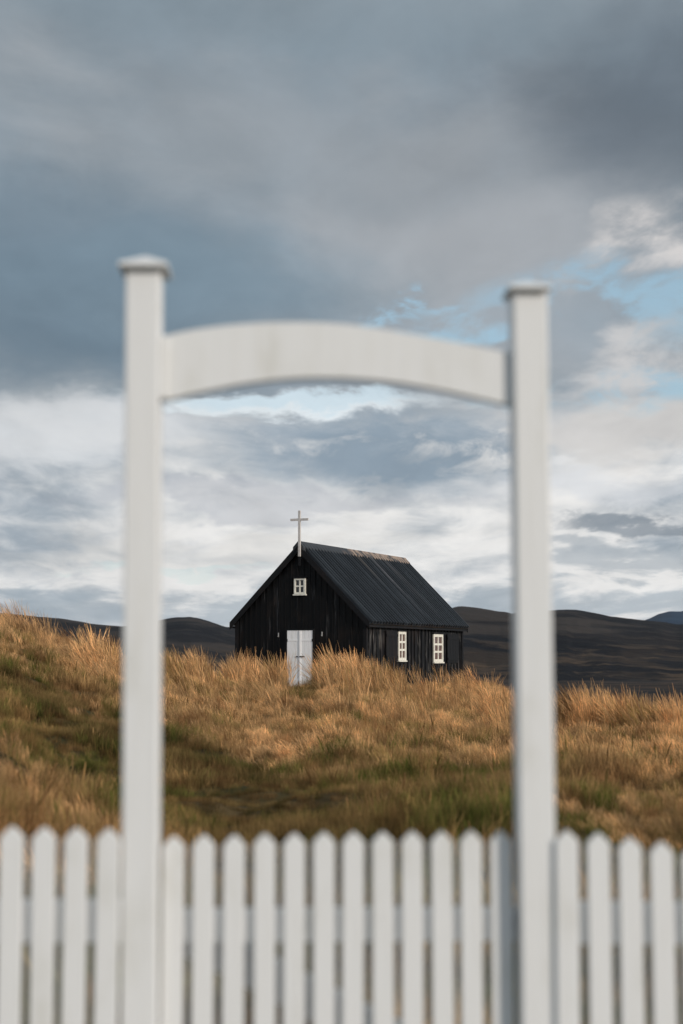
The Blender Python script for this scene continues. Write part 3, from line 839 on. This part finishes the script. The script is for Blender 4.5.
def bz(p, x_): return p.z + s1 * (x_ - p.x)
x0, x1 = gl + .01, gr_ - .01
m = MB(); m.prism([(x0, YG + .054, bz(p2, x0)), (x1, YG + .054, max(.2, bz(p2, x1))), (x1, YG + .054, bz(p1, x1)), (x0, YG + .054, bz(p1, x0))], (0, .03, 0))
m.build('brace', WHITE, gate, .002)
# side fences
def side_fence(label, xs, rows_, rail_rows, y_, xa, xb, seed, endpost):
    e = empty('picket_fence', label, 'fence', ORG, YAW, 'white picket fences beside the gate')
    for i, (p, r_) in enumerate(zip(xs, rows_)):
        picket(e, p, r_, y_, .067, seed + i, zb=.06, th=.02)
    for (ra, rb) in rail_rows:
        za0, zb0 = onG(xa[0], ra[0], y_ + .02).z, onG(xa[0], ra[1], y_ + .02).z
        za1, zb1 = onG(xb[0], rb[0], y_ + .02).z, onG(xb[0], rb[1], y_ + .02).z
        m = MB(); m.prism([(xa[1], y_ + .021, zb0), (xb[1], y_ + .021, zb1), (xb[1], y_ + .021, za1), (xa[1], y_ + .021, za0)], (0, .035, 0))
        m.build('rail', WHITE, e, .002)
    m = MB(); m.prism([(xa[1], y_ + .021, .17), (xb[1], y_ + .021, .17), (xb[1], y_ + .021, .27), (xa[1], y_ + .021, .27)], (0, .035, 0)); m.build('rail', WHITE, e, .002)
    hw = .045
    m = MB(); m.box(endpost - hw, endpost + hw, y_ + .0565, y_ + .146, -.3, .98); m.build('fence_post', WHITE, e, .004)
    return e
YS = -.069
xs = [108.0 - 32.1 * k for k in range(18)][::-1]
ro = [829.2 - .75 * k + .004 * k * k for k in range(18)][::-1]
side_fence('white picket fence running left from the archway, the end by the left post', xs, ro,
           [((900 - 1, 943 - 1), (900, 943))], YS, (0, onG(xs[0] - 12, 900, YS).x), (100, XL(.8) - .10 - .002), 500, onG(xs[3], 900, YS).x)
xs = [567.0 + 31.6 * k for k in range(18)]
ro = [831.0, 833.5, 838.0, 842.5] + [846.5 + 3.2 * k for k in range(14)]
side_fence('white picket fence running right from the archway, its tops stepping down to the right', xs, ro,
           [((902, 944), (909, 951))], YS, (567, XR(.8) + .101 + .002), (683, onG(xs[-1] + 12, 900, YS).x), 600, onG(xs[14], 900, YS).x)

# ------------------------------------------------------------------ world
SUN_AZ, SUN_EL = R(130), R(21)
w = bpy.data.worlds.new('World'); sc.world = w; w.use_nodes = True
nt = NT(w.node_tree); w.node_tree.nodes.clear()
out = nt.new('ShaderNodeOutputWorld'); bg = nt.new('ShaderNodeBackground'); nt.l.new(bg.outputs[0], out.inputs['Surface'])
STR = .1
bg.inputs['Strength'].default_value = STR
sky = nt.new('ShaderNodeTexSky', sky_type='NISHITA')
sky.sun_disc = False; sky.sun_elevation = SUN_EL; sky.sun_rotation = SUN_AZ
sky.air_density = 1.0; sky.dust_density = .6; sky.ozone_density = 1.6
dirv = nt.new('ShaderNodeTexCoord').outputs['Generated']
dx_, dy_, dz_ = nt.sep(dirv)
azn = nt.m('ARCTAN2', dx_, dy_); eln = nt.m('ARCSINE', dz_)
# cloud coordinates: layers look squeezed towards the horizon
sq = nt.m('DIVIDE', 1.0, nt.m('ADD', nt.m('MAXIMUM', eln, 0), .10))
cu = nt.m('MULTIPLY', azn, nt.m('POWER', sq, .55)); 
cv = nt.m('LOGARITHM', nt.m('ADD', nt.m('MAXIMUM', eln, -.02), .07), 2.71828)
cvec = nt.comb(cu, nt.m('MULTIPLY', cv, 1.15), 0)
N1 = nt.noise(cvec, 1.6, 8, .55, .5); N4 = nt.noise(nt.mapping(cvec, (1.5, 1.15, 1), (11, 9, 0)), 8, 8, .6, .4); f4 = N4.outputs[0]
N2 = nt.noise(nt.mapping(cvec, (1.5, 1.1, 1), (7, 3, 0)), 3.4, 8, .56, .5)
N3 = nt.noise(nt.mapping(cvec, (1, 1.25, 1), (3, 13, 0)), 2.2, 6, .5, .3)
f1, f2, f3 = N1.outputs[0], N2.outputs[0], N3.outputs[0]
wx = nt.m('MULTIPLY', nt.m('SUBTRACT', f1, .5), .22); wy = nt.m('MULTIPLY', nt.m('SUBTRACT', f2, .5), .085)
WN = nt.noise(nt.mapping(cvec, (1.3, 1.2, 1), (21, 5, 0)), 3.2, 6, .55, .3)
wsx, wsy, wsz = nt.sep(WN.outputs['Color'])
wx = nt.m('MULTIPLY', nt.m('SUBTRACT', wsx, .5), .24); wy = nt.m('MULTIPLY', nt.m('SUBTRACT', wsy, .5), .075)
azw = nt.m('ADD', azn, wx); elw = nt.m('ADD', nt.m('ADD', eln, wy), nt.m('MULTIPLY', nt.m('SUBTRACT', f4, .5), .022))
def srgb(r, g, b):
    f = lambda c: ((c / 255 + .055) / 1.055) ** 2.4 if c > 10 else c / 255 / 12.92
    return (f(r), f(g), f(b))
def cl(r, g, b): return tuple(c / STR for c in srgb(r, g, b)) + (1,)
def ang(px, py):
    d = ray(px, py).normalized(); return math.atan2(d.x, d.y), math.asin(d.z)
# base: bright low layer rising to a grey deck
def rowel(r_): return ang(341, r_)[1]
low = nt.mix(nt.ss(nt.m('ADD', nt.m('MULTIPLY', f3, .78), nt.m('MULTIPLY', f4, .22)), .37, .57), cl(160, 171, 181), cl(236, 235, 233))
deck = nt.mix(nt.ss(f1, .34, .64), cl(128, 142, 153), cl(168, 174, 180))
deck = nt.mix(nt.m('MULTIPLY', nt.ss(f2, .4, .7), .35), deck, cl(142, 156, 168))
elk = nt.ss(nt.m('ADD', elw, nt.m('MULTIPLY', nt.m('SUBTRACT', f2, .5), .06)), rowel(470), rowel(350))
col = nt.mix(elk, low, deck)
cov = nt.m('ADD', 1.0, 0.0)
def blob(px, py, rx, ry, soft=.6, tilt=0.0):
    a0, e0 = ang(px, py)
    du = nt.m('SUBTRACT', azw, a0); dv = nt.m('SUBTRACT', elw, e0)
    if tilt:
        c, s = math.cos(tilt), math.sin(tilt)
        du2 = nt.m('ADD', nt.m('MULTIPLY', du, c), nt.m('MULTIPLY', dv, s)); dv = nt.m('SUBTRACT', nt.m('MULTIPLY', dv, c), nt.m('MULTIPLY', du, s)); du = du2
    du = nt.m('DIVIDE', du, rx / F); dv = nt.m('DIVIDE', dv, ry / F)
    q = nt.m('SQRT', nt.m('ADD', nt.m('MULTIPLY', du, du), nt.m('MULTIPLY', dv, dv)))
    return nt.ss(q, 1.0 + soft * .5, 1.0 - soft * .5)
def paint(px, py, rx, ry, color, amt=1.0, soft=.6, tilt=0.0, tex=None):
    global col
    k = blob(px, py, rx, ry, soft, tilt)
    if tex is not None: k = nt.m('MULTIPLY', k, tex)
    col = nt.mix(nt.m('MULTIPLY', k, amt), col, cl(*color))
def hole(px, py, rx, ry, amt=1.0, soft=.6, tilt=0.0, tex=None):
    global cov
    k = blob(px, py, rx, ry, soft, tilt)
    if tex is not None: k = nt.m('MULTIPLY', k, tex)
    cov = nt.m('MULTIPLY', cov, nt.m('SUBTRACT', 1.0, nt.m('MULTIPLY', k, amt)))
wisp = nt.ss(nt.m('ADD', nt.m('MULTIPLY', f2, .6), nt.m('MULTIPLY', f4, .4)), .40, .56); wisp2 = nt.ss(f3, .40, .60); inv = nt.ss(nt.m('ADD', nt.m('MULTIPLY', f2, .6), nt.m('MULTIPLY', f4, .4)), .58, .46)
paint(40, 305, 240, 90, (106, 127, 143), .8, 1.6)
paint(250, 280, 200, 40, (126, 146, 160), .6, 1.2)
paint(660, 110, 210, 90, (98, 109, 120), .85, 1.9, .2)
paint(330, 20, 330, 40, (132, 146, 156), .6, 1.4)
paint(300, 150, 260, 60, (156, 162, 168), .6, 1.4, -.1)
paint(480, 245, 170, 50, (172, 176, 181), .7, 1.2, .1)
paint(650, 240, 60, 28, (218, 214, 212), .85, 1.2, .35, wisp)
paint(90, 430, 180, 26, (218, 221, 224), .7, 1.0)
paint(40, 490, 120, 26, (140, 152, 162), .75, 1.0, 0, wisp2)
paint(400, 450, 165, 36, (138, 155, 170), .95, 1.1, -.03, nt.ss(f4, .30, .52))
paint(300, 402, 150, 13, (228, 236, 240), .9, .9)
paint(620, 432, 95, 34, (208, 206, 204), .9, .9, .05)
paint(630, 360, 80, 22, (210, 208, 207), .75, 1.0, .3, wisp)
paint(610, 487, 110, 15, (214, 217, 221), .7, 1.0)
paint(640, 530, 110, 9, (130, 141, 152), .8, .9, .02)
paint(620, 560, 130, 10, (152, 164, 174), .6, 1.0)
paint(250, 500, 200, 12, (170, 176, 186), .5, 1.0)
paint(230, 545, 200, 16, (226, 224, 220), .6, 1.0)
paint(340, 605, 900, 16, (160, 173, 183), .75, 1.2)
hole(640, 305, 105, 30, .75, 1.1, -.05, inv)
hole(615, 388, 85, 22, .7, 1.1, .1, inv)
hole(475, 332, 60, 14, .8, 1.1, .1, nt.ss(f2, .62, .44))
hole(405, 312, 50, 16, .8, 1.2, .1, nt.ss(f4, .55, .42))
hole(320, 398, 110, 9, .35, .9, 0)
hole(180, 560, 60, 5, .3, 1.0, 0)
# elsewhere in the sky dome: broken cloud with gaps; unseen part brightened to light the scene
behind = nt.ss(nt.m('ABSOLUTE', azn), .45, 1.1)
cov = nt.m('MULTIPLY', cov, nt.m('SUBTRACT', 1.0, nt.m('MULTIPLY', nt.m('MULTIPLY', behind, nt.ss(f1, .52, .62)), .8)))
det = nt.m('MULTIPLY', nt.m('ADD', .73, nt.m('ADD', nt.m('MULTIPLY', f2, .36), nt.m('MULTIPLY', f4, .18))), nt.m('ADD', 1.0, nt.m('MULTIPLY', behind, .45)))
mul = nt.new('ShaderNodeVectorMath', operation='SCALE'); nt.l.new(col, mul.inputs[0]); nt.l.new(det, mul.inputs['Scale'])
skyb = nt.new('ShaderNodeVectorMath', operation='SCALE'); nt.l.new(sky.outputs[0], skyb.inputs[0]); skyb.inputs['Scale'].default_value = 1.35
skyp = nt.mix(.5, skyb.outputs[0], cl(172, 212, 228))
fin = nt.mix(cov, skyp, mul.outputs[0])
nt.l.new(fin, bg.inputs['Color'])

sd = bpy.data.lights.new('sun', 'SUN'); sd.energy = 3.2; sd.angle = R(4); sd.color = (1, .90, .79)
so = bpy.data.objects.new('sun', sd); COL.objects.link(so)
dsun = Vector((math.sin(SUN_AZ) * math.cos(SUN_EL), math.cos(SUN_AZ) * math.cos(SUN_EL), math.sin(SUN_EL)))
so.rotation_euler = dsun.to_track_quat('Z', 'Y').to_euler()

# ------------------------------------------------------------------ haze
hz, hnt, hb = newmat('thin_air_haze')
hz.node_tree.nodes.remove(hb)
pv = hnt.new('ShaderNodeVolumePrincipled'); pv.inputs['Color'].default_value = (.80, .88, 1, 1)
pv.inputs['Density'].default_value = 0.9e-5; pv.inputs['Anisotropy'].default_value = .2
hnt.l.new(pv.outputs[0], hnt.n['Material Output'].inputs['Volume'])
HZ = MB().box(-27000, 27000, -27000, 27000, -60, 560).build('haze', hz)
HZ['kind'] = 'stuff'; HZ['label'] = 'thin bluish haze over the far plain and mountains'; HZ['category'] = 'haze'

# ------------------------------------------------------------------ camera
cd = bpy.data.cameras.new('camera'); co = bpy.data.objects.new('camera', cd); COL.objects.link(co)
co.location = CAM; co.rotation_euler = (R(90) + PITCH, 0, 0)
cd.sensor_fit = 'HORIZONTAL'; cd.sensor_width = 24; cd.lens = F * 24 / 683
cd.clip_start = .05; cd.clip_end = 60000
cd.dof.use_dof = True; cd.dof.focus_distance = 55; cd.dof.aperture_fstop = 1.5
sc.camera = co
sc.view_settings.view_transform = 'Standard'; sc.view_settings.look = 'None'
sc.view_settings.exposure = 0; sc.view_settings.gamma = 1; sc.view_settings.use_curve_mapping = False
sc.render.engine = 'CYCLES'
sc.cycles.use_denoising = True
sc.cycles.max_bounces = 6; sc.cycles.diffuse_bounces = 3; sc.cycles.glossy_bounces = 2; sc.cycles.transmission_bounces = 2
sc.cycles.transparent_max_bounces = 4; sc.cycles.volume_bounces = 0
sc.cycles.sample_clamp_indirect = 4
